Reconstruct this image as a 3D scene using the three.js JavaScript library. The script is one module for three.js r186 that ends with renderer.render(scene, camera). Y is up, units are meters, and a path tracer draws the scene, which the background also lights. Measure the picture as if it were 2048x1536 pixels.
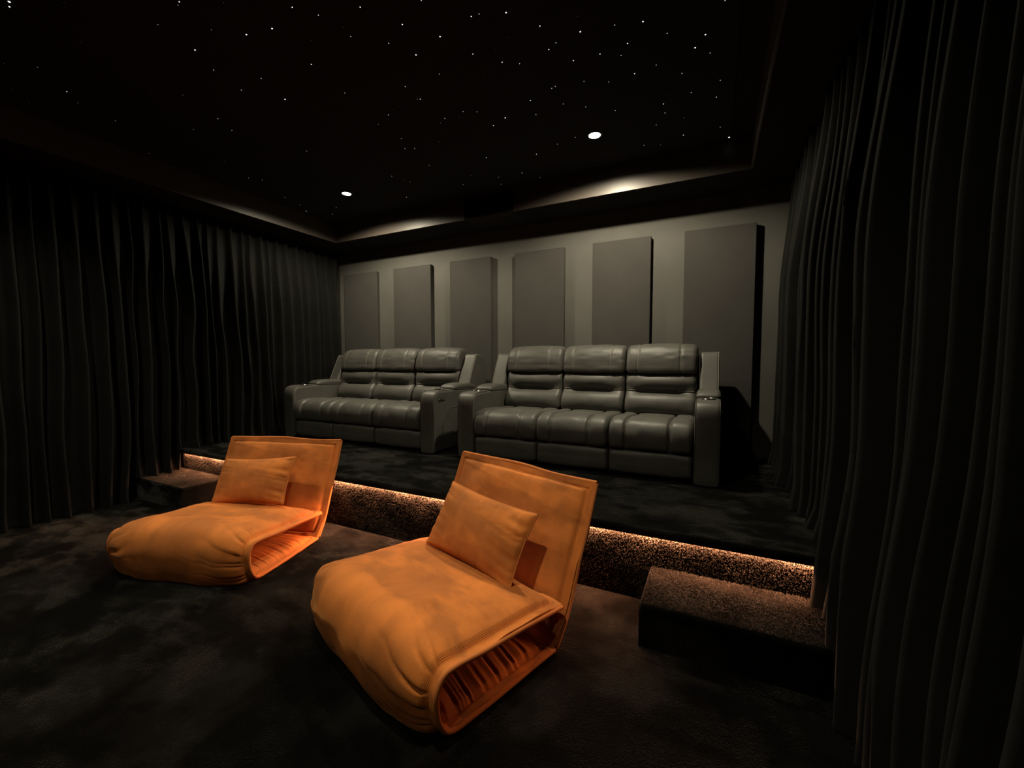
import * as THREE from 'three';
import { mergeGeometries } from 'three/addons/utils/BufferGeometryUtils.js';
import { RoundedBoxGeometry } from 'three/addons/geometries/RoundedBoxGeometry.js';
import { RectAreaLightUniformsLib } from 'three/addons/lights/RectAreaLightUniformsLib.js';

// ---------------------------------------------------------------- camera, light, exposure
RectAreaLightUniformsLib.init();
const scene = new THREE.Scene();
scene.background = new THREE.Color(0x000000);
const camera = new THREE.PerspectiveCamera(2 * Math.atan(768 / 820) * 180 / Math.PI, 4 / 3, 0.05, 40);
camera.position.set(0, 1.3, 0);
camera.rotation.order = 'YXZ';
camera.rotation.set(-3.1 * Math.PI / 180, 26.1 * Math.PI / 180, 0);
const renderer = new THREE.WebGLRenderer({ antialias: true });
renderer.toneMapping = THREE.LinearToneMapping;
renderer.toneMappingExposure = 1.0;
renderer.shadowMap.enabled = true;

const LAMP_COLOR = new THREE.Color().setRGB(1.0, 0.89, 0.65);
const STRIP_COLOR = new THREE.Color().setRGB(1.0, 0.42, 0.21);
const LAMP_REAR = { power: 16.5, angle: 1.45, penumbra: 0.25 }, LAMP_FRONT = { power: 11, angle: 1.13, penumbra: 1 }, LAMP_SCREEN = { power: 3.2, angle: 1.25, penumbra: 0.7 };
const STRIP_POWER = 950;

// ---------------------------------------------------------------- room dimensions (metres)
const CEIL = 3.097, LIP = 2.863, ZW = -4.38, XL = -4.97, XR = 0.70, ZF = 2.6;
const FACE_BACK = -3.91, FACE_LEFT = -4.5, FACE_RIGHT = 0.24, FACE_FRONT = 1.6;
const DECK = 0.41, RISER = -2.277, NOSE = -2.236, STEP = 0.2, STEP_FRONT = -1.88;

// ---------------------------------------------------------------- helpers
let seed = 7;
const rnd = () => { seed = (seed + 0x6d2b79f5) | 0; let t = Math.imul(seed ^ (seed >>> 15), 1 | seed); t = (t + Math.imul(t ^ (t >>> 7), 61 | t)) ^ t; return ((t ^ (t >>> 14)) >>> 0) / 4294967296; };
const clamp = (x, a = 0, b = 1) => Math.min(b, Math.max(a, x));
const sstep = (a, b, x) => { const t = clamp((x - a) / (b - a)); return t * t * (3 - 2 * t); };
const mix = (a, b, t) => a + (b - a) * t;
function hash(x, y, s) { let h = Math.imul(x | 0, 374761393) ^ Math.imul(y | 0, 668265263) ^ Math.imul(s | 0, 1274126177); h = Math.imul(h ^ (h >>> 13), 1274126177); return ((h ^ (h >>> 16)) >>> 0) / 4294967296; }
function vnoise(x, y, s = 0, px = 0, py = 0) {
  const ix = Math.floor(x), iy = Math.floor(y), fx = x - ix, fy = y - iy, u = fx * fx * (3 - 2 * fx), v = fy * fy * (3 - 2 * fy);
  const w = (i, p) => (p ? ((i % p) + p) % p : i), a = w(ix, px), b = w(ix + 1, px), c = w(iy, py), d = w(iy + 1, py);
  return mix(mix(hash(a, c, s), hash(b, c, s), u), mix(hash(a, d, s), hash(b, d, s), u), v);
}
function fbm(x, y, s, oct, p = 0) { let t = 0, a = 0.5, n = 0, f = 1; for (let i = 0; i < oct; i++) { t += a * vnoise(x * f, y * f, s + i * 17, p * f, p * f); n += a; a *= 0.5; f *= 2; } return t / n; }
// the same noise, tiling over u, v in 0..1 with fx x fy cells in its coarsest octave
function tileFbm(u, v, fx, fy, s, oct) { let t = 0, a = 0.5, n = 0, f = 1; for (let i = 0; i < oct; i++) { t += a * vnoise(u * fx * f, v * fy * f, s + i * 17, fx * f, fy * f); n += a; a *= 0.5; f *= 2; } return t / n; }
function texture(size, metres, fn, colour) {      // fn(u, v) in 0..1 -> [r, g, b] (0..1); tiles every `metres`
  const d = new Uint8Array(size * size * 4);
  for (let y = 0; y < size; y++) for (let x = 0; x < size; x++) {
    const c = fn(x / size, y / size), o = (y * size + x) * 4;
    for (let k = 0; k < 3; k++) d[o + k] = Math.round(255 * clamp(Array.isArray(c) ? c[k] : c));
    d[o + 3] = 255;
  }
  const t = new THREE.DataTexture(d, size, size);
  t.wrapS = t.wrapT = THREE.RepeatWrapping; t.magFilter = THREE.LinearFilter; t.minFilter = THREE.LinearMipmapLinearFilter; t.generateMipmaps = true;
  if (colour) t.colorSpace = THREE.SRGBColorSpace;
  t.repeat.set(1 / metres, 1 / metres); t.needsUpdate = true;
  return t;
}
const toS = (l) => (l <= 0.0031308 ? 12.92 * l : 1.055 * Math.pow(l, 1 / 2.4) - 0.055);
const tint = (rgb, k) => rgb.map((c) => toS(clamp(c * k)));

function numbered(name) { const n = (numbered.n ??= {}); n[name] = (n[name] ?? -1) + 1; return n[name] ? name + '_' + String(n[name]).padStart(3, '0') : name; }
function thing(name, label, category, [x, y, z] = [0, 0, 0], turn = 0, group) {
  const o = new THREE.Group(); o.name = numbered(name); scene.add(o); o.position.set(x, y, z); o.rotation.y = turn;
  o.userData = { label, category }; if (group) o.userData.group = group;
  return o;
}
function part(name, geo, mat, parent) {
  const m = new THREE.Mesh(geo, mat); m.name = name; m.castShadow = m.receiveShadow = true; parent.add(m); return m;
}
function struct(name, geo, mat) { const m = part(name, geo, mat, scene); m.userData.kind = 'structure'; return m; }
function boxUV(g) {            // uv in metres by dominant normal
  const p = g.attributes.position, n = g.attributes.normal, uv = new Float32Array(p.count * 2);
  for (let i = 0; i < p.count; i++) {
    const ax = Math.abs(n.getX(i)), ay = Math.abs(n.getY(i)), az = Math.abs(n.getZ(i));
    const [a, b] = ax >= ay && ax >= az ? [p.getZ(i), p.getY(i)] : ay >= az ? [p.getX(i), p.getZ(i)] : [p.getX(i), p.getY(i)];
    uv[2 * i] = a; uv[2 * i + 1] = b;
  }
  g.setAttribute('uv', new THREE.BufferAttribute(uv, 2)); return g;
}
function box(x0, x1, y0, y1, z0, z1) { const g = new THREE.BoxGeometry(x1 - x0, y1 - y0, z1 - z0); g.translate((x0 + x1) / 2, (y0 + y1) / 2, (z0 + z1) / 2); return boxUV(g); }
function rbox(x0, x1, y0, y1, z0, z1, r = 0.01, seg = 3) { const g = new RoundedBoxGeometry(x1 - x0, y1 - y0, z1 - z0, seg, r); g.translate((x0 + x1) / 2, (y0 + y1) / 2, (z0 + z1) / 2); return boxUV(g); }
function grid(nu, nv, fn, uvfn) {   // fn(u, v) -> [x, y, z]
  const pos = [], uv = [], idx = [];
  for (let j = 0; j <= nv; j++) for (let i = 0; i <= nu; i++) { const u = i / nu, v = j / nv; pos.push(...fn(u, v)); uv.push(...(uvfn ? uvfn(u, v) : [u, v])); }
  for (let j = 0; j < nv; j++) for (let i = 0; i < nu; i++) { const a = j * (nu + 1) + i, b = a + 1, c = a + nu + 1, d = c + 1; idx.push(a, b, d, a, d, c); }
  const g = new THREE.BufferGeometry();
  g.setAttribute('position', new THREE.Float32BufferAttribute(pos, 3)); g.setAttribute('uv', new THREE.Float32BufferAttribute(uv, 2)); g.setIndex(idx); g.computeVertexNormals();
  return g;
}
function tube(pts, r, seg = 40, rad = 6) { return new THREE.TubeGeometry(new THREE.CatmullRomCurve3(pts.map((p) => new THREE.Vector3(...p))), seg, r, rad, false); }
// A closed profile in (z, y) swept along x. inset(x, point) moves the skin inwards; ends are rounded by radius r.
function sweep(pts, x0, x1, { r = 0.02, nx = 24, np = 64, inset = () => 0, sharp = false, xs } = {}) {
  const curve = new THREE.CatmullRomCurve3(pts.map(([z, y]) => new THREE.Vector3(0, y, z)), true, sharp ? 'catmullrom' : 'centripetal', sharp ? 0.02 : 0.5);
  const ring = [];
  let area = 0;
  for (let i = 0; i < np; i++) { const p = curve.getPointAt(i / np); ring.push({ z: p.z, y: p.y, s: i / np }); }
  for (let i = 0; i < np; i++) { const a = ring[i], b = ring[(i + 1) % np]; area += a.z * b.y - b.z * a.y; }
  const sg = area > 0 ? 1 : -1, len = curve.getLength();
  for (let i = 0; i < np; i++) { const a = ring[(i + np - 1) % np], b = ring[(i + 1) % np], dz = b.z - a.z, dy = b.y - a.y, l = Math.hypot(dz, dy) || 1; ring[i].nz = sg * dy / l; ring[i].ny = -sg * dz / l; }
  const cols = xs ?? [];
  if (!xs) { const ne = 6; for (let i = 0; i <= ne; i++) cols.push(x0 + r * (1 - Math.cos(Math.PI / 2 * i / ne))); for (let i = 1; i < nx; i++) cols.push(mix(x0 + r, x1 - r, i / nx)); for (let i = ne; i >= 0; i--) cols.push(x1 - r * (1 - Math.cos(Math.PI / 2 * i / ne))); }
  const at = (x, q) => { const d = Math.min(x - x0, x1 - x), e = d < r ? r - Math.sqrt(Math.max(0, r * r - (r - d) * (r - d))) : 0, k = e + inset(x, q); return [x, q.y - q.ny * k, q.z - q.nz * k]; };
  const pos = [], uv = [], idx = [], w = np + 1;
  for (const x of cols) for (let i = 0; i <= np; i++) { pos.push(...at(x, ring[i % np])); uv.push(x, i / np * len); }
  for (let c = 0; c + 1 < cols.length; c++) for (let i = 0; i < np; i++) { const a = c * w + i, b = a + 1, d = a + w, e = d + 1; if (sg > 0) idx.push(a, b, e, a, e, d); else idx.push(a, e, b, a, d, e); }
  for (const c of [0, cols.length - 1]) {       // caps
    const n = pos.length / 3; let cy = 0, cz = 0; const base = n + 1;
    for (let i = 0; i < np; i++) { cy += pos[(c * w + i) * 3 + 1]; cz += pos[(c * w + i) * 3 + 2]; }
    const shape = []; for (let i = 0; i < np; i++) shape.push(new THREE.Vector2(pos[(c * w + i) * 3 + 2], pos[(c * w + i) * 3 + 1]));
    const tri = THREE.ShapeUtils.triangulateShape(shape, []);
    for (let i = 0; i < np; i++) { const k = (c * w + i) * 3; pos.push(pos[k], pos[k + 1], pos[k + 2]); uv.push(pos[k + 2], pos[k + 1]); }
    for (const [a, b, d] of tri) { if (c) idx.push(n + a, n + d, n + b); else idx.push(n + a, n + b, n + d); }
  }
  const g = new THREE.BufferGeometry();
  g.setAttribute('position', new THREE.Float32BufferAttribute(pos, 3)); g.setAttribute('uv', new THREE.Float32BufferAttribute(uv, 2)); g.setIndex(idx); g.computeVertexNormals();
  g.userData.at = (x, s) => { const i = Math.round(s * np) % np; return at(x, ring[i]); };
  g.userData.near = (x, y, front) => { let best = ring[0], bd = 9; for (const q of ring) if (front(q)) { const d = Math.abs(q.y - y); if (d < bd) { bd = d; best = q; } } return at(x, best); };
  g.userData.ring = ring; g.userData.point = at;
  return g;
}
const gauss = (x, w) => Math.exp(-(x * x) / (w * w));

// ---------------------------------------------------------------- materials
const std = (rgb, rough, extra = {}) => new THREE.MeshStandardMaterial({ color: new THREE.Color().setRGB(...rgb), roughness: rough, ...extra });
const phys = (rgb, rough, extra = {}) => new THREE.MeshPhysicalMaterial({ color: new THREE.Color().setRGB(...rgb), roughness: rough, ...extra });

const fineBump = texture(512, 0.12, (u, v) => fbm(u * 32, v * 32, 3, 3, 32));
const weaveBump = texture(256, 0.06, (u, v) => 0.5 + 0.25 * Math.sin(u * 2 * Math.PI * 32) * Math.sin(v * 2 * Math.PI * 32) + 0.25 * (vnoise(u * 64, v * 64, 9, 64, 64) - 0.5));
const carpetMap = texture(1024, 1.7, (u, v) => {
  const big = fbm(u * 6, v * 6, 21, 4, 6), mid = tileFbm(u, v, 40, 22, 31, 3), fine = hash(Math.floor(u * 1024), Math.floor(v * 1024), 5);
  const nap = sstep(0.42, 0.62, big);
  return tint([0.0065, 0.0060, 0.0052], (0.35 + 0.75 * nap) * (0.6 + 0.8 * mid) * (0.55 + 0.9 * fine));
}, true);
const carpetBump = texture(512, 0.35, (u, v) => 0.55 * vnoise(u * 64, v * 64, 2, 64, 64) + 0.45 * hash(Math.floor(u * 256), Math.floor(v * 256), 4));
const carpet = phys([1, 1, 1], 1, { specularIntensity: 0.06, sheen: 1, sheenRoughness: 0.3, sheenColor: new THREE.Color().setRGB(0.42, 0.41, 0.375), map: carpetMap, bumpMap: carpetBump, bumpScale: 0.006 });
const napMap = texture(1024, 1.3, (u, v) => { const a = tileFbm(u, v, 9, 16, 25, 4), b = tileFbm(u, v, 4, 5, 27, 3), f = hash(Math.floor(u * 700), Math.floor(v * 700), 12); return 0.30 + 0.62 * sstep(0.36, 0.62, 0.6 * a + 0.4 * b) + 0.12 * (f - 0.5); }, true);
carpet.sheenColorMap = napMap;       // the pile is brushed in streaks
const riserCarpet = phys([1, 1, 1], 1, { specularIntensity: 0.06, map: carpetMap, bumpMap: carpetBump, bumpScale: 0.006 });
const pileMat = phys([0.017, 0.0153, 0.0132], 1, { specularIntensity: 0.05 });

const velvetMap = texture(1024, 1.25, (u, v) => {
  const a = tileFbm(u, v, 5, 9, 71, 5), b = tileFbm(u + 0.05 * a, v, 16, 12, 41, 4), fine = hash(Math.floor(u * 1024), Math.floor(v * 1024), 8);
  const k = 0.74 + 0.34 * sstep(0.38, 0.6, a) + 0.42 * (b - 0.5) + 0.1 * (fine - 0.5);
  return tint([0.60, 0.178, 0.028], k);
}, true);
const velvetBump = texture(512, 0.2, (u, v) => 0.5 + 0.22 * Math.sin(u * 2 * Math.PI * 56) + 0.3 * (fbm(u * 48, v * 48, 14, 2, 48) - 0.5));
const velvet = phys([1, 1, 1], 0.92, { map: velvetMap, bumpMap: velvetBump, bumpScale: 0.0012, sheen: 0.5, sheenRoughness: 0.45, sheenColor: new THREE.Color().setRGB(0.8, 0.36, 0.1) });
const velvetPiping = phys([0.52, 0.155, 0.03], 0.9, { sheen: 0.5, sheenRoughness: 0.4, sheenColor: new THREE.Color().setRGB(0.8, 0.36, 0.1) });

const leatherMap = texture(512, 0.9, (u, v) => { const a = fbm(u * 8, v * 8, 51, 4, 8), f = hash(Math.floor(u * 512), Math.floor(v * 512), 6); return tint([0.074, 0.071, 0.063], 0.72 + 0.5 * a + 0.14 * (f - 0.5)); }, true);
const leather = phys([1, 1, 1], 0.5, { map: leatherMap, bumpMap: fineBump, bumpScale: 0.0007 });
const leatherTrim = phys([0.075, 0.071, 0.06], 0.55, { bumpMap: fineBump, bumpScale: 0.0006 });
const thread = std([0.22, 0.20, 0.16], 0.7);
const blackPlastic = std([0.012, 0.012, 0.013], 0.35);
const darkFabric = std([0.015, 0.014, 0.013], 0.95);
const socketBlack = phys([0.004, 0.004, 0.004], 0.9, { specularIntensity: 0.15 });
const chrome = std([0.75, 0.75, 0.74], 0.12, { metalness: 1 });

const wallMap = texture(512, 1.3, (u, v) => { const a = fbm(u * 6, v * 6, 61, 4, 6), f = hash(Math.floor(u * 512), Math.floor(v * 512), 16); return tint([0.094, 0.090, 0.081], 0.86 + 0.22 * a + 0.1 * (f - 0.5)); }, true);
const wallPaint = new THREE.MeshStandardMaterial({ map: wallMap, roughness: 0.9, bumpMap: fineBump, bumpScale: 0.0004 });
const panelMap = texture(512, 0.8, (u, v) => { const f = hash(Math.floor(u * 512), Math.floor(v * 512), 26), a = fbm(u * 5, v * 5, 91, 3, 5); return tint([0.051, 0.047, 0.043], 0.82 + 0.16 * a + 0.22 * (f - 0.5)); }, true);
const panelFabric = new THREE.MeshStandardMaterial({ map: panelMap, roughness: 0.95, bumpMap: weaveBump, bumpScale: 0.0005 });
const blackPaint = phys([0.020, 0.018, 0.016], 0.9, { specularIntensity: 0.3 });
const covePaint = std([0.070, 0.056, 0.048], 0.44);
const starBoard = phys([0.03, 0.03, 0.03], 0.95, { specularIntensity: 0.2 });
const curtainMap = texture(256, 0.5, (u, v) => { const f = hash(Math.floor(u * 256), Math.floor(v * 256), 36), a = fbm(u * 6, v * 6, 81, 3, 6); return tint([0.0128, 0.0128, 0.0121], 0.75 + 0.3 * a + 0.3 * (f - 0.5)); }, true);
const curtainCloth = phys([1, 1, 1], 0.95, { map: curtainMap, specularIntensity: 0.1 });

// ---------------------------------------------------------------- the room shell
struct('floor', box(XL - 0.1, XR + 0.1, -0.1, 0, ZW - 0.1, ZF + 0.1), carpet);
struct('wall_back', box(XL - 0.1, XR + 0.1, 0, CEIL + 0.1, ZW - 0.1, ZW), wallPaint);
struct('wall_left', box(XL - 0.1, XL, 0, CEIL + 0.1, ZW, ZF), blackPaint);
struct('wall_right', box(XR, XR + 0.1, 0, CEIL + 0.1, ZW, ZF), blackPaint);
struct('wall_front', box(XL - 0.1, XR + 0.1, 0, CEIL + 0.1, ZF, ZF + 0.1), blackPaint);
const ceiling = struct('ceiling', box(XL, XR, CEIL + 0.012, CEIL + 0.112, ZW, ZF), blackPaint);
// the lowered bulkhead that runs round the star ceiling; its back run is cut by the projector niche
const NICHE = [-2.50, -1.90];
function bulkhead(name, x0, x1, z0, z1, faces) {
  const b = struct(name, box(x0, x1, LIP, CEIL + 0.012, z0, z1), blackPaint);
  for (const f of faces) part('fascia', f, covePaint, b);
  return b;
}
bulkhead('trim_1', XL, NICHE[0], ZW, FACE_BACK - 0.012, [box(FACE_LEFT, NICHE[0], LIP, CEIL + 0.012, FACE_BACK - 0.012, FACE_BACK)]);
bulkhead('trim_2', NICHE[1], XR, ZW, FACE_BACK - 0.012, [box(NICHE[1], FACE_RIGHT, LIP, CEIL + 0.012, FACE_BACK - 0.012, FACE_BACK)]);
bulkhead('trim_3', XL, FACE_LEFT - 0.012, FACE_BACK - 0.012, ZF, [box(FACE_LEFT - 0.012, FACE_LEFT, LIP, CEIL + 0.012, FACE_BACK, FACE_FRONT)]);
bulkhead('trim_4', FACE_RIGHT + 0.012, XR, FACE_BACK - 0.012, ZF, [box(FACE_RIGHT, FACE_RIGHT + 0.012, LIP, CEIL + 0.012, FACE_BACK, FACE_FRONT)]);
bulkhead('trim_5', FACE_LEFT, FACE_RIGHT, FACE_FRONT, ZF, []);
const niche = struct('trim_6', box(NICHE[0], NICHE[1], LIP, LIP + 0.02, ZW, FACE_BACK), darkFabric);
part('niche_back', box(NICHE[0], NICHE[1], LIP + 0.02, CEIL + 0.012, ZW, ZW + 0.02), darkFabric, niche);

// star ceiling: a black board with fibre-optic points
const board = part('star_board', box(FACE_LEFT + 0.002, 0.085, CEIL, CEIL + 0.012, FACE_BACK + 0.09, FACE_FRONT - 0.1), starBoard, ceiling);
{
  const f = 820, yaw = 26.1 * Math.PI / 180, pit = 3.1 * Math.PI / 180;
  const F = new THREE.Vector3(-Math.sin(yaw) * Math.cos(pit), -Math.sin(pit), -Math.cos(yaw) * Math.cos(pit)), R = new THREE.Vector3(Math.cos(yaw), 0, -Math.sin(yaw)), U = new THREE.Vector3().crossVectors(R, F);
  const spots = [];
  const add = (list, s, ox) => { for (const [x, y, b] of list) {
    const d = F.clone().multiplyScalar(f).addScaledVector(R, ox + x * s - 1024).addScaledVector(U, -(y * s - 768)), t = (CEIL - 1.3) / d.y;
    spots.push([d.x * t, d.z * t, b]); } };
  add([[52, 36, .8], [365, 2, .6], [268, 125, .7], [4, 187, .4], [198, 221, .6], [461, 187, 1.2], [338, 281, 1], [621, 84, .7], [661, 71, .5], [799, 64, .9], [972, 133, .7], [813, 193, .2], [1165, 85, .2], [1179, 162, 1], [1054, 219, .4], [1018, 253, .8], [745, 255, .2], [629, 276, .7], [779, 318, .7], [868, 326, .6], [592, 297, .2], [458, 379, .6], [283, 443, .5], [360, 507, .7], [344, 508, .3], [250, 545, .15], [1355, 128, .6], [1500, 110, .9], [1624, 170, .4], [1820, 177, .9], [1767, 244, .9], [1844, 271, .4], [1421, 222, .7], [1280, 276, .7], [1388, 284, .6], [1144, 310, .7], [1457, 377, .8], [1568, 333, .4], [1700, 375, .6], [1896, 411, .6], [1198, 416, .6], [1325, 419, .6], [1051, 442, .4], [1033, 452, .5], [1747, 474, .5], [1876, 497, .8], [924, 514, .8], [798, 508, .2], [1092, 532, .4], [1605, 532, .7], [1207, 547, .6], [1358, 566, .4], [1613, 578, .4], [1710, 604, .3], [197, 588, .4], [579, 571, .5], [650, 572, .4], [559, 598, .15], [485, 606, .5], [463, 630, .3], [952, 587, .5], [795, 603, .9], [734, 643, .7], [962, 615, .15], [371, 628, .15], [145, 636, .3], [1568, 639, .6], [1896, 651, .5], [1941, 703, 1.6], [1707, 691, .7], [263, 709, .6], [455, 725, .3], [563, 720, .15], [1153, 703, .5], [1062, 738, .6], [1506, 743, .5], [1590, 741, .3], [1697, 747, .2], [281, 761, .4], [331, 760, .4], [205, 771, .2], [698, 807, .8], [955, 789, .8], [405, 847, .6], [850, 793, .2], [897, 831, .2], [286, 820, .15], [214, 902, .4], [306, 932, .6], [278, 919, .3], [455, 931, .15], [881, 885, .7], [761, 907, .6], [773, 943, .6], [619, 897, .3], [579, 945, .4], [972, 908, .5], [109, 939, .2], [289, 1010, .7], [462, 978, .15], [537, 880, .15], [685, 397, .15], [1920, 2, .6], [1635, 485, .15]], 800 / 2048, 700);
  add([[54, 10, 1.4], [55, 39, .9], [375, 15, .15], [1049, 10, .7], [1041, 30, .3], [1308, 15, .15], [924, 143, .3], [1237, 174, .3], [1710, 42, .8], [1863, 88, .5], [1592, 167, .9], [1442, 202, .9], [1141, 292, 1.1], [470, 245, .15], [843, 215, .12], [2008, 160, .2], [1822, 376, .7], [1822, 235, .2], [1250, 409, .4], [1808, 437, .15], [1528, 459, .6], [1412, 527, .5], [2017, 544, .5], [1668, 581, 1], [220, 393, .25], [25, 372, .2], [391, 536, .8], [75, 521, .15], [1070, 556, .35], [172, 597, .2], [455, 602, .3], [875, 540, .12], [1275, 694, .5], [1742, 640, .2], [675, 706, .25], [1357, 762, .5], [1133, 757, .25], [1110, 785, .2], [1748, 799, .2], [870, 897, .3], [1795, 884, .5], [1318, 943, .35], [1455, 1041, .6], [1535, 1052, .6], [1437, 1050, .2], [1690, 1093, .2], [1667, 1156, .6], [1743, 1155, .15], [1757, 1199, .4], [1720, 1222, .3], [1792, 1235, .8], [1967, 1213, .4], [1946, 1252, .5], [1662, 805, .15], [1873, 830, .15], [1843, 1185, .15], [1235, 965, .12]], 700 / 2048, 0);
  for (let i = 0; i < 70; i++) spots.push([mix(-4.4, 0, rnd()), mix(-0.5, 1.4, rnd()), [0.2, 0.4, 0.6, 0.9][i % 4]]);   // the ceiling goes on towards the screen
  const levels = [0.15, 0.3, 0.5, 0.7, 1, 1.6];
  const mats = levels.map((l) => std([0.5, 0.5, 0.5], 0.4, { emissive: new THREE.Color().setRGB(0.95, 1, 0.94), emissiveIntensity: 3.2 * l * l }));
  const geos = levels.map((l) => { const g = new THREE.SphereGeometry(0.0016 + 0.0018 * l, 8, 5); g.scale(1, 0.5, 1); return g; });
  for (const [x, z, b] of spots) {
    if (x < FACE_LEFT + 0.03 || x > 0.082 || z < FACE_BACK + 0.1) continue;
    const k = levels.reduce((best, l, i) => (Math.abs(l - b) < Math.abs(levels[best] - b) ? i : best), 0);
    const s = part('star_point', geos[k], mats[k], board); s.position.set(x, CEIL - 0.0005, z); s.castShadow = false;
  }
}

// downlights recessed into the star board
function downlight(x, z, lamp, label) {
  const t = thing('downlight', label, 'downlight', [x, CEIL, z], 0, 'recessed ceiling downlights');
  part('trim_ring', new THREE.LatheGeometry([[0.044, 0], [0.047, -0.006], [0.056, -0.006], [0.062, 0], [0.062, 0.0]].map(([a, b]) => new THREE.Vector2(a, b)), 40), blackPlastic, t);
  const lens = new THREE.CylinderGeometry(0.046, 0.046, 0.004, 40); lens.translate(0, -0.003, 0);
  part('lens', lens, std([0.9, 0.88, 0.8], 0.4, { emissive: LAMP_COLOR.clone().lerp(new THREE.Color(1, 1, 1), 0.35), emissiveIntensity: 9 }), t).castShadow = false;
  const l = new THREE.SpotLight(LAMP_COLOR, lamp.power, 0, lamp.angle, lamp.penumbra, 2);
  l.position.set(0, -0.014, 0); l.target.position.set(0, -1, 0); l.castShadow = true; l.shadow.radius = 1.6; l.shadow.mapSize.set(1024, 1024);
  t.add(l, l.target);
}
downlight(-3.56, -3.25, LAMP_REAR, 'lit recessed downlight in the star ceiling above the left recliner sofa');
downlight(-0.887, -3.30, LAMP_REAR, 'lit recessed downlight in the star ceiling above the right recliner sofa');
downlight(-3.73, -0.83, LAMP_FRONT, 'lit recessed downlight at the far left edge of the star ceiling');
downlight(-1.0, -0.87, LAMP_FRONT, 'lit recessed downlight overhead in front of the nearer orange lounger');
downlight(-3.66, 1.2, LAMP_SCREEN, 'dimmer recessed downlight at the screen end, left of the camera');
downlight(-1.0, 1.2, LAMP_SCREEN, 'dimmer recessed downlight at the screen end, behind the camera');

// ---------------------------------------------------------------- acoustic panels on the back wall
{
  const ord = ['leftmost tall grey fabric acoustic panel, nearest the left curtain', 'second tall grey fabric acoustic panel from the left curtain', 'third grey acoustic panel from the left, above the gap between the sofas',
    'fourth grey acoustic panel from the left, above the left end of the right sofa', 'fifth grey acoustic panel from the left, under the right downlight', 'rightmost tall grey fabric acoustic panel, nearest the right curtain'];
  [[-4.83, -4.20], [-3.90, -3.28], [-2.985, -2.395], [-2.08, -1.485], [-1.17, -0.58], [-0.275, 0.325]].forEach(([x0, x1], i) => {
    const t = thing('acoustic_panel', ord[i], 'acoustic panel', [(x0 + x1) / 2, 0.52, ZW], 0, 'acoustic panels on the back wall');
    const w = (x1 - x0) / 2;
    part('fabric_face', rbox(-w, w, 0, 2.03, 0.022, 0.06, 0.008), panelFabric, t);
    part('backing_board', box(-w + 0.004, w - 0.004, 0.004, 2.026, 0.001, 0.024), panelFabric, t);
  });
}

// ---------------------------------------------------------------- projector in its niche
{
  const t = thing('projector', 'black projector in the dark niche of the ceiling bulkhead', 'projector', [-2.2, LIP + 0.021, -4.12]);
  part('body', rbox(-0.2, 0.2, 0.012, 0.15, -0.14, 0.16, 0.02), blackPlastic, t);
  const barrel = new THREE.LatheGeometry([[0.03, 0], [0.045, 0], [0.045, 0.035], [0.04, 0.04], [0.034, 0.03], [0.034, 0.005]].map(([a, b]) => new THREE.Vector2(a, b)), 32); barrel.rotateX(Math.PI / 2); barrel.translate(0.02, 0.075, 0.158);
  const lb = part('lens_barrel', barrel, blackPlastic, t);
  const glass = new THREE.SphereGeometry(0.036, 24, 10, 0, Math.PI * 2, 0, 1.1); glass.rotateX(Math.PI / 2); glass.scale(1, 1, 0.45); glass.translate(0.02, 0.075, 0.165);
  part('lens', glass, std([0.02, 0.02, 0.025], 0.05), lb);
  for (const x of [-0.16, 0.16]) for (const z of [-0.1, 0.12]) { const g = new THREE.CylinderGeometry(0.012, 0.014, 0.014, 12); g.translate(x, 0.007, z); part('foot', g, blackPlastic, t); }
  for (let i = 0; i < 5; i++) part('vent_slat', box(-0.18, -0.06, 0.045 + i * 0.018, 0.053 + i * 0.018, 0.159, 0.163), darkFabric, t);
}

// ---------------------------------------------------------------- seating platform, steps
function pile(name, parent, n, place, mat = pileMat, len = 0.011, vary = 1) {      // carpet tufts
  const g = new THREE.ConeGeometry(0.0034, len, 4, 1, true); g.translate(0, len / 2 - 0.001, 0);
  const m = new THREE.InstancedMesh(g, mat, n); m.name = name; m.userData.kind = 'stuff'; m.castShadow = m.receiveShadow = true;
  const q = new THREE.Quaternion(), up = new THREE.Vector3(0, 1, 0), M = new THREE.Matrix4(), c = new THREE.Color();
  for (let i = 0; i < n; i++) {
    const [p, d, k] = place(i);
    q.setFromUnitVectors(up, new THREE.Vector3(d[0] + (rnd() - 0.5) * 0.9, d[1] + (rnd() - 0.5) * 0.9, d[2] + (rnd() - 0.5) * 0.9).normalize());
    const s = 0.75 + 0.7 * rnd();
    M.compose(new THREE.Vector3(...p), q, new THREE.Vector3(s * 1.1, s, s * 1.1)); m.setMatrixAt(i, M);
    c.setRGB(1, 0.96, 0.9).multiplyScalar(k * mix(0.95, 0.35 + 1.3 * rnd() * rnd() + 0.3 * rnd(), vary)); m.setColorAt(i, c);
  }
  parent.add(m); return m;
}
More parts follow.
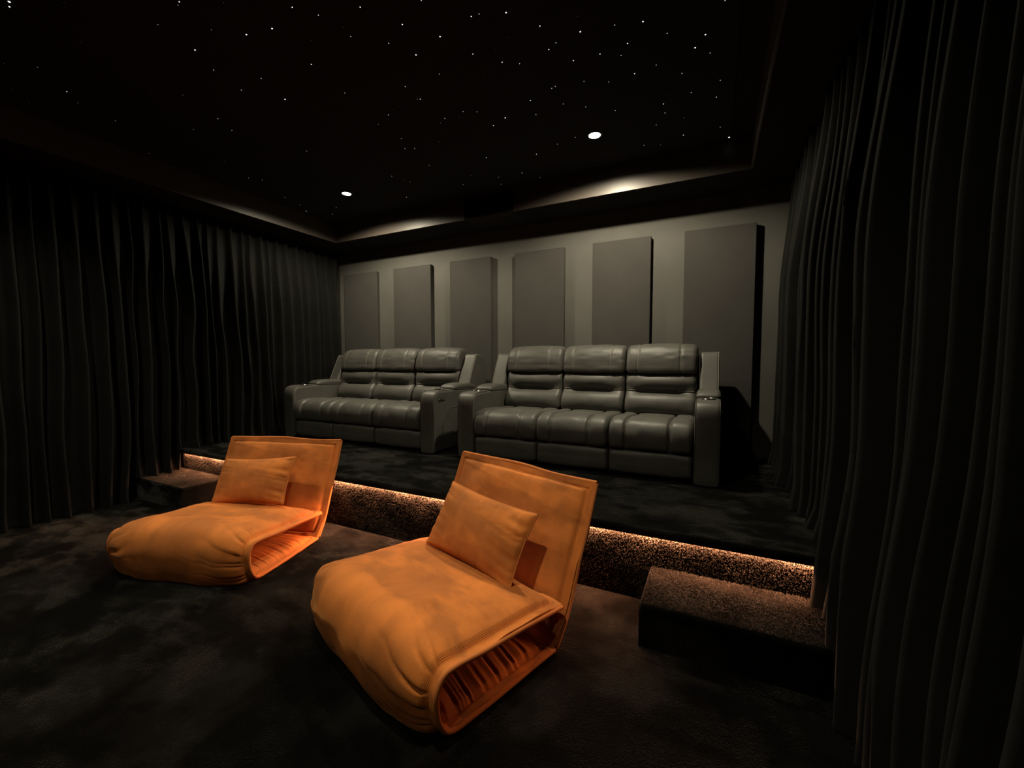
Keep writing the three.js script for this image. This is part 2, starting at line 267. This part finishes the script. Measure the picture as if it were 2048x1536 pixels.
{
  const t = thing('seating_platform', 'raised carpeted platform carrying the sofas, lit by a strip under its edge', 'platform');
  const riser = part('riser', box(XL + 0.03, XR - 0.03, 0, DECK - 0.045, ZW + 0.01, RISER), riserCarpet, t);
  const deck = part('deck', box(XL + 0.03, XR - 0.03, DECK - 0.045, DECK, ZW + 0.01, NOSE - 0.02), carpet, t);
  const nose = sweep([[NOSE - 0.03, DECK], [NOSE - 0.012, DECK - 0.001], [NOSE - 0.002, DECK - 0.012], [NOSE, DECK - 0.025], [NOSE - 0.003, DECK - 0.038], [NOSE - 0.012, DECK - 0.045], [NOSE - 0.03, DECK - 0.045]], XL + 0.03, XR - 0.03, { r: 0.001, nx: 60, np: 40 });
  part('nosing', nose, carpet, t);
  const strip = part('light_strip', box(XL + 0.05, XR - 0.08, DECK - 0.049, DECK - 0.0452, -2.267, -2.260), std([0.9, 0.8, 0.7], 0.5, { emissive: STRIP_COLOR.clone().lerp(new THREE.Color(1, 0.8, 0.6), 0.4), emissiveIntensity: 4 }), t);
  strip.castShadow = false;
  const l = new THREE.RectAreaLight(STRIP_COLOR, STRIP_POWER, 5.4, 0.008);
  l.position.set((XL + XR) / 2 - 0.03, DECK - 0.0505, -2.2635); l.rotation.x = -Math.PI / 2; t.add(l);
  pile('riser_pile', riser, 60000, () => { let x = mix(-4.9, 0.62, rnd()); const y = mix(0.002, DECK - 0.05, rnd()); if (Math.abs(x + 2.1) < 0.05 && Math.abs(y - 0.215) < 0.05) x += 0.3; const k = 0.6 + 0.8 * sstep(0.35, 0.65, fbm(x * 7, y * 9, 19, 3)); return [[x, y, RISER], [0, -0.25, 1], k]; }, pileMat, 0.0085);
}
function step(x0, x1, label) {
  const t = thing('carpeted_step', label, 'step', [(x0 + x1) / 2, 0, (STEP_FRONT + RISER) / 2], 0, 'carpeted steps up to the platform');
  const w = (x1 - x0) / 2, d = (STEP_FRONT - RISER) / 2 - 0.001;
  const tread = part('tread', rbox(-w, w, STEP - 0.05, STEP, -d, d, 0.02), carpet, t);
  part('base', box(-w + 0.002, w - 0.002, 0, STEP - 0.03, -d, d - 0.003), carpet, t);
  pile('tread_pile', tread, 9000, () => { const x = mix(-w + 0.012, w - 0.012, rnd()), z = mix(-d, d - 0.012, rnd()), k = 0.6 + 0.7 * sstep(0.35, 0.65, fbm((x + x0) * 7, z * 9, 23, 3)); return [[x, STEP - 0.001, z], [0, 1, 0.2], k]; }, pileMat, 0.006, 0.45);
}
step(XL + 0.002, -4.12, 'low carpeted step beside the left curtain, behind the far orange lounger');
step(-0.28, XR - 0.002, 'low carpeted step in front of the platform at the right curtain');
{
  const t = thing('wall_socket', 'small black socket plate on the platform riser between the loungers', 'socket', [-2.10, 0.215, RISER + 0.0005]);
  part('plate', rbox(-0.042, 0.042, -0.042, 0.042, 0, 0.008, 0.003), socketBlack, t);
  for (const x of [-0.018, 0.018]) part('outlet', rbox(x - 0.012, x + 0.012, -0.016, 0.016, 0.006, 0.0085, 0.001), socketBlack, t);
}

// ---------------------------------------------------------------- curtains
function curtain(label, side, base, zA, zB, s0) {
  const t = thing('curtain', label, 'curtain', [base, 0, 0]);
  const folds = []; let z = zA; while (z < zB) { folds.push(z); z += 0.075 + 0.08 * rnd(); } folds.push(zB + 0.05);
  const nf = folds.length - 1, per = 14;
  const bottom = (zz) => (zz < NOSE + 0.03 ? DECK : zz < STEP_FRONT + 0.03 ? STEP : 0);
  const fn = (u, v) => {
    const q = u * nf, k = Math.min(nf - 1, Math.floor(q)), f = q - k, w = folds[k + 1] - folds[k];
    let zz = folds[k] + f * w;
    const low = 1 - v, amp = (0.085 + 0.05 * hash(k, 1, s0)) * (0.45 + 0.55 * sstep(1.0, 0.55, v)) * (0.75 + 0.5 * w / 0.13);
    const p = 0.5 - 0.5 * Math.cos(2 * Math.PI * f);
    let x = amp * Math.pow(p, 2.0);
    zz += (vnoise(k * 0.37, v * 3.1, s0) - 0.5) * 0.10 * low + (vnoise(k * 0.9, v * 5, s0 + 5) - 0.5) * 0.035;
    const y0 = bottom(zz) + 0.004, y = mix(y0, LIP - 0.004, v);
    if (side < 0) x += 0.06 * sstep(1.1, 0.15, y) * sstep(-2.6, -1.9, zz);     // the near curtain bellies out over the floor
    x += 0.02 * (vnoise(zz * 3, v * 4, s0 + 9) - 0.5) + 0.014 * gauss(y - y0, 0.06) * vnoise(zz * 14, 1, s0);
    if (y0 > 0.1) x += 0.03 * gauss(y - y0, 0.09) * vnoise(zz * 5, 3, s0 + 2);      // cloth heaped where it meets the platform and step
    return [side * clamp(x, 0, 0.2), y, zz];
  };
  part('cloth', grid(nf * per, 44, fn, (u, v) => [u * (zB - zA) * 1.6, v * 2.8]), curtainCloth, t);
  part('track', box(-0.03, 0.03, LIP - 0.003, LIP - 0.0005, zA, zB), blackPlastic, t);
}
curtain('long black pleated curtain covering the left wall', 1, -4.93, -4.30, 1.0, 101);
curtain('long black pleated curtain along the right wall, nearest the camera', -1, 0.615, -4.30, 1.0, 202);

// ---------------------------------------------------------------- three-seat recliner sofa
function makeSofa(label) {
  const t = thing('recliner_sofa', label, 'sofa', [0, 0, 0], 0, 'three-seat recliner sofas on the platform');
  const IN = 0.922, W = 1.095, S = 0.614;
  part('base', box(-IN, IN, 0.015, 0.2, -0.5, 0.40), darkFabric, t);
  part('back_shell', sweep([[-0.3, 0.07], [-0.33, 0.5], [-0.42, 0.94], [-0.46, 0.97], [-0.53, 0.95], [-0.55, 0.5], [-0.54, 0.07]], -IN, IN, { r: 0.02, nx: 8 }), leather, t);
  const front = (q) => q.nz > 0.15;
  for (let i = 0; i < 3; i++) {
    const x0 = -IN + i * S + 0.003, x1 = x0 + S - 0.006, mid = (x0 + x1) / 2, gr = [0.13, 0.45].map((d) => x0 + d);
    // seat: a waterfall front in three channels
    const seat = sweep([[0.455, 0.22], [0.478, 0.28], [0.476, 0.36], [0.445, 0.415], [0.36, 0.442], [0.2, 0.440], [0.0, 0.425], [-0.2, 0.41], [-0.22, 0.36], [-0.2, 0.24], [0.1, 0.215], [0.38, 0.212]], x0, x1, {
      r: 0.035, nx: 60, np: 96, inset: (x, q) => {
        const f = sstep(-0.3, 0.3, q.nz + q.ny * 0.9);
        let e = 0; const edges = [x0, ...gr, x1]; for (let k = 0; k < 3; k++) if (x >= edges[k] && x <= edges[k + 1]) { const c = (x - edges[k]) / (edges[k + 1] - edges[k]); e -= 0.012 * Math.pow(4 * c * (1 - c), 0.6); }
        for (const g of gr) e += 0.016 * gauss(x - g, 0.009);
        return f * (e + 0.006 * (vnoise(x * 14, q.s * 30, i + 3) - 0.5));
      } });
    const sc = part('seat_cushion', seat, leather, t);
    for (const g of gr) part('stitching', tube(seat.userData.ring.filter((q) => q.nz > 0.05 && q.y > 0.23 || (q.ny > 0.5 && q.z > 0.1)).sort((a, b) => (a.y - a.z) - (b.y - b.z)).map((q) => { const p = seat.userData.point(g, q); return [p[0], p[1] + q.ny * 0.001, p[2] + q.nz * 0.001]; }).filter((_, k) => k % 3 === 0), 0.0014, 40, 5), darkFabric, sc);
    // footrest panel
    part('footrest_panel', sweep([[0.43, 0.03], [0.452, 0.045], [0.462, 0.12], [0.455, 0.19], [0.43, 0.207], [0.38, 0.207], [0.38, 0.03]], x0, x1, { r: 0.03, nx: 30, inset: (x, q) => (q.nz > 0.3 ? -0.01 * (1 - Math.pow(2 * Math.abs(x - mid) / S, 2)) : 0) + 0.003 * (vnoise(x * 9, q.y * 30, i) - 0.5) }), leather, t);
    // lower back, pinched along the lumbar line
    const lower = sweep([[-0.15, 0.42], [-0.128, 0.47], [-0.150, 0.56], [-0.196, 0.615], [-0.203, 0.65], [-0.205, 0.72], [-0.235, 0.785], [-0.33, 0.80], [-0.38, 0.7], [-0.34, 0.42]], x0 + 0.002, x1 - 0.002, {
      r: 0.04, nx: 48, np: 110, inset: (x, q) => {
        const c = Math.abs(x - mid) / (S / 2), win = 1 - sstep(0.45, 0.85, c), f = q.nz > 0 ? 1 : 0;
        return f * (0.030 * win * gauss(q.y - 0.625, 0.022) + 0.006 * gauss(q.y - 0.625, 0.008) - 0.022 * (1 - c * c) * (gauss(q.y - 0.705, 0.06) + gauss(q.y - 0.53, 0.075)) + 0.005 * (vnoise(x * 12, q.y * 18, i + 40) - 0.5));
      } });
    const lc = part('lower_back_cushion', lower, leather, t);
    for (const sx of [-1, 1]) part('stitching', tube([0.5, 0.62, 0.74, 0.86, 0.95].map((c) => { const p = lower.userData.near(mid + sx * c * (S / 2 - 0.012), 0.628, front); return [p[0], p[1] + 0.002, p[2] + 0.003]; }), 0.0018, 14, 5), thread, lc);
    // head cushion
    const head = sweep([[-0.225, 0.785], [-0.205, 0.80], [-0.203, 0.86], [-0.222, 0.95], [-0.262, 1.01], [-0.33, 1.04], [-0.40, 1.035], [-0.44, 0.98], [-0.43, 0.85], [-0.38, 0.785]], x0, x1, {
      r: 0.04, nx: 48, np: 90, inset: (x, q) => {
        const c = Math.abs(x - mid) / (S / 2), f = sstep(-0.2, 0.4, q.nz + 0.6 * q.ny);
        return f * (-0.016 * (1 - c * c) + 0.007 * (gauss(x - (x0 + 0.18 * S), 0.008) + gauss(x - (x0 + 0.77 * S), 0.008)) + 0.005 * (vnoise(x * 10, q.s * 30, i + 60) - 0.5));
      } });
    const hc = part('head_cushion', head, leather, t);
    for (const k of [0.18, 0.77]) part('stitching', tube(head.userData.ring.filter((q) => (q.nz > 0.02 && q.y > 0.815)).sort((a, b) => a.y - b.y).map((q) => { const p = head.userData.point(x0 + k * S, q); return [p[0], p[1] + q.ny * 0.002, p[2] + q.nz * 0.002]; }).filter((_, n) => n % 3 === 0), 0.0019, 40, 5), thread, hc);
  }
  for (const s of [-1, 1]) {
    const a = s < 0 ? [-W, -IN - 0.002] : [IN + 0.002, W], cx = (a[0] + a[1]) / 2;
    const arm = part('arm', sweep([[0.47, 0.012], [0.47, 0.1], [0.47, 0.3], [0.47, 0.5], [0.462, 0.55], [0.44, 0.583], [0.40, 0.6], [0.33, 0.603], [0.1, 0.606], [-0.2, 0.606], [-0.40, 0.60], [-0.42, 0.55], [-0.42, 0.3], [-0.42, 0.012], [0, 0.012], [0.3, 0.012]], a[0], a[1], { r: 0.022, nx: 10, np: 120, sharp: true, inset: (x, q) => -0.006 * (1 - Math.pow(2 * (x - cx) / 0.17, 2)) }), leather, t);
    for (const e of [-1, 1]) { const x = cx + e * 0.079; part('piping', tube([[x, 0.03, 0.466], [x, 0.3, 0.468], [x, 0.5, 0.466], [x, 0.555, 0.456], [x, 0.588, 0.43], [x, 0.603, 0.38], [x, 0.607, 0.2]], 0.0032, 50, 6), leatherTrim, arm); }
    part('armrest_pad', sweep([[0.135, 0.60], [0.15, 0.62], [0.12, 0.645], [0.02, 0.66], [-0.1, 0.662], [-0.24, 0.65], [-0.3, 0.62], [-0.28, 0.59], [0.0, 0.585]], a[0] - 0.004, a[1] + 0.004, { r: 0.03, nx: 14, inset: (x) => -0.006 * (1 - Math.pow(2 * (x - cx) / 0.18, 2)) }), leather, t);
    const cup = part('cup_holder', new THREE.LatheGeometry([[0.0, 0.596], [0.036, 0.597], [0.038, 0.612], [0.044, 0.616], [0.05, 0.614], [0.052, 0.606]].map(([r, y]) => new THREE.Vector2(r, y)), 36), chrome, t); cup.position.set(cx, 0.004, 0.26);
    const well = new THREE.CylinderGeometry(0.036, 0.036, 0.004, 30); well.translate(0, 0.6005, 0); part('cup_well', well, blackPlastic, cup);
    // wing beside the back cushions
    const w0 = s < 0 ? [-W + 0.01, -IN - 0.012] : [IN + 0.012, W - 0.01];
    const wing = part('wing', sweep([[-0.13, 0.56], [-0.16, 0.63], [-0.24, 0.80], [-0.315, 0.955], [-0.33, 0.972], [-0.36, 0.978], [-0.48, 0.965], [-0.52, 0.94], [-0.55, 0.6], [-0.55, 0.2], [-0.5, 0.04], [-0.40, 0.04], [-0.3, 0.3], [-0.13, 0.5]], w0[0], w0[1], { r: 0.02, nx: 10, np: 120, sharp: true, inset: () => 0 }), leather, t);
    const ox = s < 0 ? w0[0] + 0.006 : w0[1] - 0.006;
    part('piping', tube([[ox, 0.62, -0.158], [ox, 0.80, -0.242], [ox, 0.95, -0.316], [ox, 0.972, -0.335], [ox, 0.974, -0.4]], 0.003, 40, 6), thread, wing);
    if (s > 0) {      // recline buttons on the outer face, and the curved seam behind them
      const pan = part('control_panel', rbox(W - 0.001, W + 0.004, 0.505, 0.535, 0.30, 0.40, 0.002), blackPlastic, t);
      for (let k = 0; k < 4; k++) { const g = new THREE.CylinderGeometry(0.008, 0.008, 0.005, 16); g.rotateZ(Math.PI / 2); g.translate(W + 0.0055, 0.52, 0.315 + k * 0.023); part('button', g, chrome, pan); }
    }
    part('side_seam', tube([[s * (W + 0.003), 0.05, 0.33], [s * (W + 0.004), 0.3, 0.33], [s * (W + 0.004), 0.38, 0.30], [s * (W + 0.004), 0.42, 0.22], [s * (W + 0.003), 0.43, 0.0], [s * (W + 0.003), 0.43, -0.35]], 0.002, 60, 5), leatherTrim, arm);
  }
  for (const x of [-1, 1]) for (const z of [-0.45, 0.34]) { const g = new THREE.CylinderGeometry(0.022, 0.02, 0.016, 16); g.translate(x * 0.98, 0.008, z); part('foot', g, blackPlastic, t); }
  return t;
}
const sofaR = makeSofa('dark grey leather three-seat recliner sofa nearer the camera, on the right of the platform');
const sofaL = sofaR.clone(); sofaL.name = numbered('recliner_sofa'); sofaL.userData = { ...sofaR.userData, label: 'dark grey leather three-seat recliner sofa at the left curtain, behind the far orange lounger' }; scene.add(sofaL);
sofaR.position.set(-1.035, DECK, -3.66);
sofaL.position.set(-3.475, DECK, -3.64);

// ---------------------------------------------------------------- orange folded floor loungers
// A puffed slab that follows a (z, y) curve; hOut / hIn give the stuffing on either side of the flat sewn edge.
function slab(pts, W, { hOut, hIn, ns = 120, nt = 90, edge = 0.03, th = 0.011, ends = [1, 1], wrinkle = () => 0, wrinkleIn = () => 0, floor = -1, sv = 0, flip = 1 }) {
  const curve = new THREE.CatmullRomCurve3(pts.map(([z, y]) => new THREE.Vector3(0, y, z)), false, 'centripetal'), L = curve.getLength();
  const C = [], N = [];
  for (let i = 0; i <= ns; i++) { const p = curve.getPointAt(i / ns), d = curve.getTangentAt(i / ns); C.push(p); N.push([flip * d.y, -flip * d.z]); }  // normal (z, y): right of travel, or left of it when flipped
  const tv = []; for (let j = 0; j <= nt; j++) { const a = j / nt * 2 - 1; tv.push(Math.sign(a) * (1 - Math.pow(1 - Math.abs(a), 1.35)) ); }
  const fill = (d) => (d <= 0 ? 0 : Math.pow(1 - Math.pow(1 - clamp(d / 0.36), 2.6), 0.55));
  const make = (sgn, H, wr) => grid(nt, ns, (u, v) => {
    const i = Math.round(v * ns), t = tv[Math.round(u * nt)], x = t * W / 2, de = W / 2 - Math.abs(x) - edge;
    const s = v * L, ds = Math.min(ends[0] ? s - edge * 0.8 : 9, ends[1] ? L - s - edge * 0.8 : 9);
    const k = fill(de) * fill(ds * 1.6);
    let h = th + H(v, t) * k + (k > 0 ? wr(s, x, Math.max(0, Math.min(de, ds)), v) * Math.min(1, k * 3) : 0);
    if (k > 0) h -= 0.010 * Math.max(gauss(de - 0.006, 0.007), gauss(ds - 0.006, 0.007));
    if (k === 0) h = th * (0.8 + 0.5 * vnoise(s * 22 + sv, x * 22, 5 + sgn));
    const wave = 0.006 * (vnoise(s * 9 + sv, (x + 2) * 9, 77) - 0.5) * 2;
    let y = C[i].y + N[i][1] * (sgn * h + wave), z = C[i].z + N[i][0] * (sgn * h + wave);
    return [x, Math.max(floor, y), z];
  }, (u, v) => [tv[Math.round(u * nt)] * W / 2 + 0.7, v * L + (sgn > 0 ? 0 : 3.1) + sv]);
  const g1 = make(1, hOut, wrinkle), g2 = make(-1, hIn, wrinkleIn);
  { const ix = g2.index.array; for (let i = 0; i < ix.length; i += 3) { const a = ix[i + 1]; ix[i + 1] = ix[i + 2]; ix[i + 2] = a; } g2.computeVertexNormals(); }
  // close the rim
  const p1 = g1.attributes.position, p2 = g2.attributes.position, rim = []; const w = nt + 1;
  for (let j = 0; j <= nt; j++) rim.push(j); for (let i = 1; i <= ns; i++) rim.push(i * w + nt); for (let j = nt - 1; j >= 0; j--) rim.push(ns * w + j); for (let i = ns - 1; i >= 0; i--) rim.push(i * w);
  const g3 = grid(rim.length - 1, 2, (u, v) => { const r = rim[Math.round(u * (rim.length - 1))], a = new THREE.Vector3().fromBufferAttribute(p1, r), b = new THREE.Vector3().fromBufferAttribute(p2, r), m = a.clone().lerp(b, v); return [m.x * (v === 0.5 ? 1.006 : 1), m.y, m.z]; }, (u, v) => [u * 3, v * 0.02]);
  const g = mergeGeometries([g1, g2, g3]);
  g.userData.curve = curve;
  return g;
}
const ridge = (x, s) => { const a = vnoise(x, 0.3, s); return 1 - Math.abs(2 * a - 1); };
function makeLounger(label, sv) {
  const t = thing('floor_lounger', label, 'lounger', [0, 0, 0], 0, 'orange folded floor loungers');
  const W = 1.03;
  // backrest: from the floor up to the top edge
  part('backrest', slab([[0.03, 0.022], [0.0, 0.06], [-0.055, 0.14], [-0.145, 0.35], [-0.215, 0.50], [-0.295, 0.70]], W, {
    hOut: (v) => 0.040 * sstep(0.0, 0.2, v), hIn: () => 0.028, ns: 150, nt: 110, edge: 0.038, sv, floor: 0.002,
    wrinkle: (s, x, d) => 0.006 * Math.exp(-d / 0.05) * (ridge(s * 26 + x * 4, 3) - 0.5) + 0.006 * (fbm(s * 6, x * 6, 12, 2) - 0.5),
  }), velvet, t);
  // seat: from the joint with the backrest, over the front fold, down to the floor
  part('seat_cushion', slab([[-0.015, 0.195], [0.09, 0.208], [0.25, 0.220], [0.45, 0.234], [0.58, 0.247], [0.635, 0.243], [0.665, 0.205], [0.668, 0.15], [0.655, 0.085], [0.62, 0.034], [0.56, 0.026]], W, {
    hOut: (v) => mix(0.068, 0.082, sstep(0.3, 0.7, v)), hIn: (v) => 0.028 * (1 - 0.5 * sstep(0.6, 0.8, v)), ns: 230, nt: 130, edge: 0.03, ends: [1, 0], sv, floor: 0.003, flip: -1,
    wrinkle: (s, x, d) => {
      const fold = gauss(s - 0.76, 0.15), e = sstep(0, 0.02, d) * Math.exp(-d / (0.06 + 0.09 * vnoise(s * 17, 1, 8)));
      const gather = -0.026 * fold * e * Math.pow(ridge(s * 40 + 7 * d + 1.2 * vnoise(s * 9, d * 14, 4) + (x > 0 ? 0 : 40) + sv, 31), 3);
      const back = 0.010 * gauss(s - 0.10, 0.08) * (ridge(s * 26 + 1.4 * vnoise(x * 4, 0, 6), 33) - 0.5);
      return gather + back + 0.004 * Math.exp(-d / 0.05) * (ridge(s * 24, 37) - 0.5) + 0.008 * (fbm(s * 4 + 7 + sv, x * 4, 15, 3) - 0.5);
    },
    wrinkleIn: (s, x, d) => 0.006 * (ridge(s * 40, 39) - 0.5),
  }), velvet, t);
  // the layer on the floor, gathered along its upper side
  part('base_cushion', slab([[0.615, 0.030], [0.52, 0.024], [0.3, 0.022], [0.1, 0.022], [0.03, 0.024]], W, {
    hIn: () => 0.008, hOut: () => 0.052, ns: 150, nt: 90, edge: 0.03, ends: [0, 1], sv, floor: 0.001,
    wrinkle: (s, x, d) => 0.012 * Math.exp(-d / 0.14) * (Math.pow(ridge(s * 52 + x * 3 + 2 * vnoise(x * 9, s * 6, 2), 43), 1.6) - 0.4),
    wrinkleIn: () => 0,
  }), velvet, t);
  for (const s of [-1, 1]) {
    const x = s * (W / 2 + 0.001);
    part('piping', tube([[x, 0.195, -0.012], [x, 0.220, 0.25], [x, 0.234, 0.45], [x, 0.249, 0.58], [x, 0.245, 0.637], [x, 0.205, 0.668], [x, 0.15, 0.671], [x, 0.085, 0.657], [x, 0.034, 0.62], [x, 0.022, 0.5], [x, 0.022, 0.2], [x, 0.022, 0.04]], 0.010, 120, 7), velvetPiping, t);
    part('piping', tube([[x, 0.03, 0.02], [x, 0.14, -0.055], [x, 0.35, -0.145], [x, 0.5, -0.215], [x, 0.70, -0.295]], 0.010, 60, 7), velvetPiping, t);
  }
  part('piping', tube([-0.515, -0.25, 0, 0.25, 0.515].map((x, k) => [x, 0.702 + 0.006 * ((k * 7) % 3 - 1), -0.296]), 0.010, 60, 7), velvetPiping, t);
  return t;
}
function pillowGeo(w, h, d, sv) {
  const face = (sgn) => grid(60, 40, (u, v) => {
    const a = u * 2 - 1, b = v * 2 - 1;
    const pinch = 1 - 0.085 * (1 - a * a), pinch2 = 1 - 0.05 * (1 - b * b);
    const x = a * w / 2 * pinch2, y = b * h / 2 * pinch;
    const k = Math.pow(Math.max(0, (1 - a * a) * (1 - b * b)), 0.42);
    const e = Math.min(1 - Math.abs(a), (1 - Math.abs(b)) * h / w);
    const wr = -0.026 * Math.exp(-(1 - Math.abs(a)) / 0.22) * Math.pow(ridge(b * 5.5 + a * 1.5 + sv, 50 + sgn), 3) * sstep(0, 0.05, 1 - Math.abs(a)) * (a > 0 ? 1 : 0.5) - 0.014 * Math.exp(-(1 - Math.abs(b)) / 0.3) * Math.pow(ridge(a * 7 + sv * 3, 57 + sgn), 4);
    return [x, y, sgn * (0.003 + d / 2 * k + (k > 0 ? wr * Math.min(1, k * 2) : 0) + 0.006 * k * (fbm(a * 2 + sv, b * 2, 8, 2) - 0.5))];
  }, (u, v) => [u * w + sv, v * h]);
  const f = face(1), b = face(-1); const ix = b.index.array; for (let i = 0; i < ix.length; i += 3) { const q = ix[i + 1]; ix[i + 1] = ix[i + 2]; ix[i + 2] = q; } b.computeVertexNormals();
  return mergeGeometries([f, b]);
}
function pillow(parentPose, label, sv, lx, ly, lz, roll, yaw, tilt) {
  const t = thing('lumbar_pillow', label, 'pillow', [0, 0, 0], 0, 'orange lumbar pillows');
  part('cover', pillowGeo(0.63, 0.36, 0.14, sv), velvet, t);
  const rim = []; for (let i = 0; i <= 80; i++) { const q = i / 80 * 4, e = Math.floor(q) % 4, f = q % 1, a = [mix(-1, 1, f), 1, mix(1, -1, f), -1][e], b = [1, mix(1, -1, f), -1, mix(-1, 1, f)][e]; rim.push(new THREE.Vector3(a * 0.315 * (1 - 0.05 * (1 - b * b)), b * 0.18 * (1 - 0.085 * (1 - a * a)), 0)); }
  part('seam', new THREE.TubeGeometry(new THREE.CatmullRomCurve3(rim, false, 'catmullrom', 0.1), 160, 0.0035, 6, false), velvetPiping, t);
  const o = new THREE.Object3D(); o.position.copy(parentPose.position); o.rotation.copy(parentPose.rotation); o.scale.copy(parentPose.scale); o.updateMatrixWorld(); t.scale.copy(parentPose.scale);
  t.position.copy(o.localToWorld(new THREE.Vector3(lx, ly, lz)));
  t.rotation.order = 'YXZ'; t.rotation.set(tilt, parentPose.rotation.y + yaw, roll);
}
const R = Math.PI / 180;
function placeLounger(o, deg, bx, bz) {       // (bx, bz): the back right corner on the floor
  const a = deg * R, sx = Math.cos(a), sz = Math.sin(a);
  o.rotation.y = -a; o.position.set(bx - sx * 0.515 * o.scale.x, 0, bz - sz * 0.515 * o.scale.x);
}
const near = makeLounger('orange velvet folded floor lounger nearest the camera, in front of the right sofa', 0);
placeLounger(near, 18, -0.592, -1.697);
const far = makeLounger('orange velvet folded floor lounger further left, its side glowing red from the step light', 2.3);
far.scale.setScalar(0.965); placeLounger(far, -16, -2.555, -2.025);
pillow(near, 'orange velvet lumbar pillow leaning on the nearest lounger', 0.4, 0.03, 0.432, 0.062, -4 * R, 4 * R, -30 * R);
pillow(far, 'orange velvet lumbar pillow on the lounger at the left', 1.7, 0.0, 0.442, 0.055, 5 * R, -3 * R, -30 * R);

renderer.render(scene, camera);
